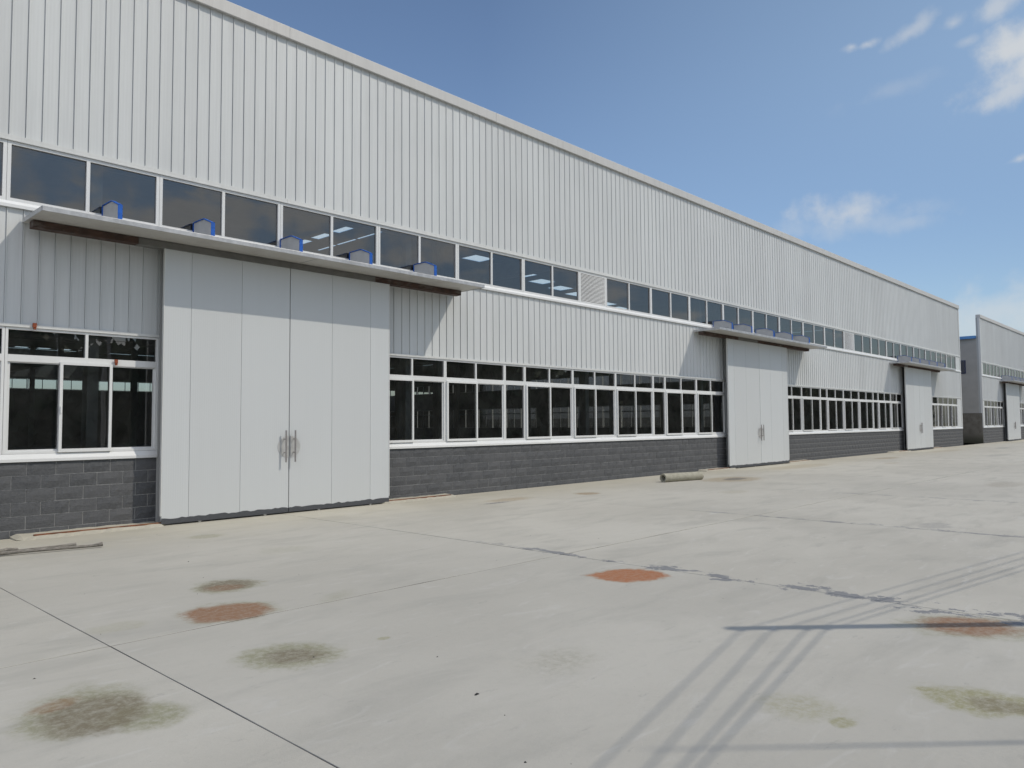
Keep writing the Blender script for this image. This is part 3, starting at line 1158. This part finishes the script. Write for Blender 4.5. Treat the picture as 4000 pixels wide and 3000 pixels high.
# portal columns behind the windows, and the inner rows under the valleys
for i in range(-1, 9):
    x = 4.62 + 7.0 * i
    m = MB().box(x - .09, x + .09, .56, .572, .005, 9.0).box(x - .09, x + .09, .80, .812, .005, 9.0).box(x - .004, x + .004, .572, .80, .005, 9.0)
    m.build('column', M_COLUMN, wh1)
for x in (18.62, 39.62):
    for k in range(1, 9):
        yc = 7.3 * k
        MB().box(x - .16, x + .16, yc, yc + .014, .005, 9.0).box(x - .16, x + .16, yc + .30, yc + .314, .005, 9.0).box(x - .005, x + .005, yc + .014, yc + .30, .005, 9.0).build('column', M_COLUMN, wh1)
    MB().box(x - .2, x + .2, 1.0, 66.5, 6.7, 7.2).build('crane_beam', M_COLUMN, wh1)
for k in range(1, 9):
    MB().box(-4.0, 60.7, 7.3 * k + .1, 7.3 * k + .2, 8.45, 9.0).build('rafter', M_COLUMN, wh1)
# the end wall and the rear wall with their own bands of windows
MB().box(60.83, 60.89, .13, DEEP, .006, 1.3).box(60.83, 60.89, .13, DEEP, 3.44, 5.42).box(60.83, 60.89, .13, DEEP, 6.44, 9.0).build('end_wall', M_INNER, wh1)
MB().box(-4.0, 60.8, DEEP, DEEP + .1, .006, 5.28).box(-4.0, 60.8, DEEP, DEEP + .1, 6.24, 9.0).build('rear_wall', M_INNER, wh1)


def simple_frame(w, h, bars_z, bars_x):
    m = MB()
    frame_box(m, 0, w, 0, h, .05, -.03, .05)
    for z in bars_z:
        m.box(.05, w - .05, -.028, .048, z - .05, z + .05)
    for x in bars_x:
        m.box(x - .025, x + .025, -.026, .046, .05, h - .05)
    return m


fl_me = simple_frame(2.12, 2.13, [1.55], [1.06]).mesh('end_window', M_FRAME)
fu_me = simple_frame(2.12, 1.01, [], [1.06]).mesh('end_window', M_FRAME)
gl_me = MB().quad((.03, .01, .03), (2.09, .01, .03), (2.09, .01, 2.1), (.03, .01, 2.1)).mesh('pane', M_CLEAR)
gu_me = MB().quad((.03, .01, .03), (2.09, .01, .03), (2.09, .01, .98), (.03, .01, .98)).mesh('pane', M_CLEAR)
for i in range(6, 30):
    y = .6 + 2.19 * i
    if i % 7 == 3:
        MB().box(60.832, 60.888, y - .03, y + 2.16, 1.302, 3.438).build('end_panel', M_INNER, wh1)
    else:
        o = put('end_window', fl_me, wh1, (60.86, y, 1.305)); o.rotation_euler.z = R(90)
        put('pane', gl_me, o)
    o = put('end_window', fu_me, wh1, (60.86, y, 5.425)); o.rotation_euler.z = R(90)
    put('pane', gu_me, o)
MB().box(60.832, 60.888, .13, 13.7, 1.302, 3.438).build('end_panel', M_INNER, wh1)
MB().box(60.832, 60.888, .13, 13.7, 5.422, 6.438).build('end_panel', M_INNER, wh1)
fr_me = simple_frame(2.4, .94, [], [1.2]).mesh('rear_window', M_FRAME)
gr_me = MB().quad((.03, .01, .03), (2.37, .01, .03), (2.37, .01, .91), (.03, .01, .91)).mesh('pane', M_CLEAR)
for i in range(6, 25):
    x = -4.0 + 2.45 * i
    o = put('rear_window', fr_me, wh1, (x, DEEP + .04, 5.29)); put('pane', gr_me, o)
MB().box(-4.0, 10.6, DEEP, DEEP + .08, 5.282, 6.238).build('rear_panel', M_INNER, wh1)
# rusty brackets left on the nearest window, track in the ground before the doors
for (x, z, s) in ((3.53, 3.31, .05), (4.76, 2.80, .045)):
    MB().box(x, x + s, -.075, -.036, z - .012, z + .055).box(x + .012, x + s - .004, -.070, -.036, z - .045, z - .012).build('rusty_bracket', M_ORANGE, wh1)
TR = [(-.318, .036), (-.318, .054), (-.30, .062), (-.285, .054), (-.285, .036)]
for a, c in ((3.55, 5.50), (10.10, 12.2), (24.4, 26.4), (31.0, 33.3), (45.7, 47.7), (52.2, 54.4)):
    MB().prism_x(TR, a, c).build('door_track', M_TRACK, wh1)


def kerb(x0, x1, label):
    """a strip of concrete cast against the plinth, sloping off to the yard"""
    mb = MB()
    n = 26
    prev = None
    for i in range(n + 1):
        x = x0 + (x1 - x0) * i / n
        h = .044 + random.uniform(-.006, .006)
        e = min(i, n - i)
        toe = 13.36 + random.uniform(-.05, .05) + (.14 if e == 0 else .06 if e == 1 else 0)
        if e == 0:
            h *= .3
        row = [(x, toe, -.003), (x, 13.47, h * .78), (x, 13.53, h), (x, 13.803, h + .012), (x, 13.803, -.01)]
        n0 = len(mb.v)
        mb.v += row
        if prev is not None:
            for k in range(4):
                mb.f.append((prev + k, n0 + k, n0 + k + 1, prev + k + 1))
        else:
            mb.f.append(tuple(range(n0, n0 + 5)))
        prev = n0
    mb.f.append(tuple(range(prev, prev + 5))[::-1])
    tag(mb.build('concrete_ledge', M_YARD), label, 'ledge', 'low concrete ledges beside the doors')


kerb(3.30, 5.55, 'low concrete ledge under the nearest window, left of the largest door')
kerb(10.15, 12.35, 'low concrete ledge just right of the largest sliding door')
kerb(24.2, 26.4, 'low concrete ledge behind the pipe, left of the middle door')
kerb(31.1, 33.5, 'low concrete ledge just right of the middle sliding door')
kerb(44.6, 47.7, 'low concrete ledge left of the farthest door of the long warehouse')
kerb(52.3, 54.6, 'low concrete ledge between the farthest door and the corner')

# --- shaded flank of the second warehouse
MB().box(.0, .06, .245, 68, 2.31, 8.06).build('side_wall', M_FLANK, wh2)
MB().box(-.05, .05, .03, 68, 0.0, 2.30).build('side_plinth', M_OLDBLOCK, wh2)
MB().box(.0, .05, .03, .244, 2.31, 9.65).build('parapet_return', M_JAMB, wh2)
MB().box(-.22, .20, .26, 68, 8.06, 8.27).build('roof_edge', M_ROOFBLUE, wh2)
sw = MB().box(-.03, .02, 1.02, 1.62, 5.38, 6.42).build('side_window', M_NAVY, wh2)
MB().quad((-.035, 1.08, 5.44), (-.035, 1.56, 5.44), (-.035, 1.56, 6.36), (-.035, 1.08, 6.36)).build('pane', M_GLASS, sw)
MB().quad((.2, .21, 8.3), (30, .21, 8.3), (30, 68, 8.3), (.2, 68, 8.3)).build('roof', M_ROOF, wh2)
MB().box(0.1, 30, 67.9, 68, 0.0, 8.3).build('rear_wall', M_INNER, wh2)
MB().box(29.9, 30, .2, 67.8, 0.0, 8.3).build('side_wall', M_INNER, wh2)
MB().quad((.1, .21, .004), (29.8, .21, .004), (29.8, 67.8, .004), (.1, 67.8, .004)).build('floor', M_FLOOR, wh2)

# ------------------------------------------------------------------ loose things


def pipe():
    a, c = Vector((19.10, 12.03, .122)), Vector((20.70, 11.72, .118))
    seg = 28
    t = (c - a).normalized(); u = t.cross(Vector((0, 0, 1))).normalized(); w = u.cross(t)
    mb = MB()
    rings = [(a, .125), (a + t * .02, .128), (c - t * .02, .128), (c, .123), (c, .082), (a, .082)]
    for p, r in rings:
        for s in range(seg):
            g = 2 * math.pi * s / seg
            mb.v.append(tuple(p + (u * math.cos(g) + w * math.sin(g)) * r))
    for i in range(len(rings)):
        j = (i + 1) % len(rings)
        for s in range(seg):
            s2 = (s + 1) % seg
            mb.f.append((i * seg + s, i * seg + s2, j * seg + s2, j * seg + s))
    o = mb.build('concrete_pipe', M_PIPE)
    tag(o, 'short hollow concrete pipe lying on the yard near the middle door', 'pipe')


pipe()


def timber(pts, rad, label, flat=None):
    mb = MB().tube(pts, rad, 9)
    o = mb.build('timber_pole', M_WOOD)
    tag(o, label, 'timber')


timber([(1.2, 12.20, .05), (2.0, 12.11, .045), (2.7, 11.99, .042), (3.3, 11.87, .04), (3.82, 11.775, .036), (3.95, 11.745, .05)], [.030, .027, .024, .022, .021, .032],
       'long weathered timber pole lying on the concrete beside the plinth')
timber([(2.2, 12.20, .03), (2.9, 12.16, .026), (3.45, 12.135, .026), (3.72, 12.12, .03)], [.024, .02, .022, .03],
       'thinner timber stick with dark tip behind the long pole')
timber([(1.9, 11.72, .03), (2.45, 11.86, .05), (2.85, 12.02, .075), (2.98, 12.05, .06)], [.03, .028, .026, .02],
       'bent short branch crossing the left end of the pole')
# grit and chips on the yard: nobody would count them
gm_ = MB()
spots = [(3.42, 3.55, .022), (2.91, 2.67, .014), (3.29, 3.18, .008), (3.77, 4.33, .012)]
for _ in range(90):
    y = random.uniform(0.3, 12.6); x = random.uniform(0.5, 26)
    spots.append((x, y, random.choice((.004, .005, .006, .007, .012))))
for (x, y, s) in spots:
    n = len(gm_.v)
    a = random.uniform(0, 6.28)
    for k in range(5):
        g = a + k * 1.2566
        gm_.v.append((x + math.cos(g) * s * random.uniform(.5, 1.5), y + math.sin(g) * s * random.uniform(.4, 1), -.002))
    gm_.v.append((x, y, s * .55))
    gm_.f += [(n + k, n + (k + 1) % 5, n + 5) for k in range(5)]
tag(gm_.build('ground_grit', M_BLACK), 'dark grit and chips scattered on the yard', 'grit', kind='stuff')

# ------------------------------------------------------------------ pole and wires beside the camera (their shadows cross the yard)
PH = 5.6
tip = Vector((5.92, 3.10, 0))
shift = Vector((-LIGHT.x / -LIGHT.z, -LIGHT.y / -LIGHT.z, 1.0))      # from a shadow up to its caster, per metre of height
base = tip + Vector((shift.x * PH, shift.y * PH, 0))
pole = empty('utility_pole', (base.x, base.y, 0))
tag(pole, 'slim concrete utility pole outside the frame, its shadow crossing the yard', 'pole')
MB().tube([(0, 0, -.1), (0, 0, 2), (0, 0, PH)], [.085, .075, .058], 16).build('shaft', M_POLE, pole)
ARM = [(PH - .16, .0), (PH - .46, .0), (PH - .78, .0), (PH - .97, .0)]
for z, _ in ARM:
    MB().tube([(-.03, 0, z), (-.13, 0, z)], .022, 8).build('insulator', M_FRAME, pole)
left = [((5.86, 3.00), (3.69, 2.50)), ((5.98, 2.81), (3.28, 2.18)), ((6.22, 2.61), (3.39, 2.06)), ((6.37, 2.50), (3.45, 1.99))]
right = [((6.07, 3.00), (11.81, 2.05)), ((6.10, 2.80), (11.29, 1.96)), ((6.25, 2.61), (10.75, 1.87)), ((6.40, 2.49), (10.4, 1.80))]
order = ('topmost', 'second from top', 'third from top', 'lowest')
for i, (z, _) in enumerate(ARM):
    up = Vector((shift.x * z, shift.y * z, z))
    p0 = Vector((*left[i][0], 0)) + up
    dl = (Vector((*left[i][1], 0)) - Vector((*left[i][0], 0))).normalized()
    dr = (Vector((*right[i][1], 0)) - Vector((*right[i][0], 0))).normalized()
    p1 = Vector((*right[i][0], 0)) + up
    pts = [p0 + dl * s for s in (26, 18, 10, 5, 2)] + [p0, p1] + [p1 + dr * s for s in (2, 5, 10, 18, 30)]
    o = MB().tube(pts, .008, 8).build('overhead_wire', M_CABLE)
    tag(o, 'black overhead wire, %s of the four on the utility pole' % order[i], 'wire', 'wires on the utility pole')
tip2, h2 = Vector((3.45, 2.30, 0)), 8.6
lp = empty('light_mast', (tip2.x + shift.x * h2, tip2.y + shift.y * h2, 0))
tag(lp, 'tall thin steel mast outside the frame, its faint shadow low on the yard', 'mast')
MB().tube([(0, 0, -.1), (0, 0, 4), (0, 0, h2)], [.040, .024, .009], 14).build('shaft', M_JAMB, lp)
MB().box(-.14, .14, -.14, .14, -.02, .02).build('base_plate', M_JAMB, lp)

# ------------------------------------------------------------------ unseen shrub belt behind the lens, added to mirror dark in the lower panes
tb = MB()
random.seed(3)
for i in range(14000):
    x = random.uniform(-35, 215)
    hmax = 8.8 + 1.2 * math.sin(x * .21) * math.sin(x * .047 + 1) + .8 * math.sin(x * .9)
    z = hmax * random.random() ** .8
    y = -30 + random.uniform(-3.0, 3.0)
    s = random.uniform(.5, 1.0)
    a, e = random.uniform(0, 6.28), random.uniform(-.9, .9)
    u = Vector((math.cos(a), math.sin(a), math.sin(e) * .6)) * s
    w = Vector((-math.sin(a) * math.sin(e), math.cos(a) * math.sin(e), math.cos(e))) * s
    p = Vector((x, y, z))
    tb.quad(p - u * .6, p - w * .5, p + u * .7, p + w)
xs_ = [-36 + 2.0 * i for i in range(127)]  # solid core added so no bright gaps mirror through the leaves
for i in range(126):
    for j in range(6):
        def core(ii, jj):
            x = xs_[ii]
            hmax = 8.3 + 1.2 * math.sin(x * .21) * math.sin(x * .047 + 1) + .8 * math.sin(x * .9)
            return (x, -30 + .9 * math.sin(x * 1.7 + jj * 2.1) * math.cos(jj * 1.3), -.2 + hmax * jj / 6)
        tb.quad(core(i, j), core(i + 1, j), core(i + 1, j + 1), core(i, j + 1))
tag(tb.build('unseen_shrubbery', M_LEAF), 'unseen belt of tall shrubs behind the lens, added to mirror dark in the panes', 'shrubs', kind='stuff')
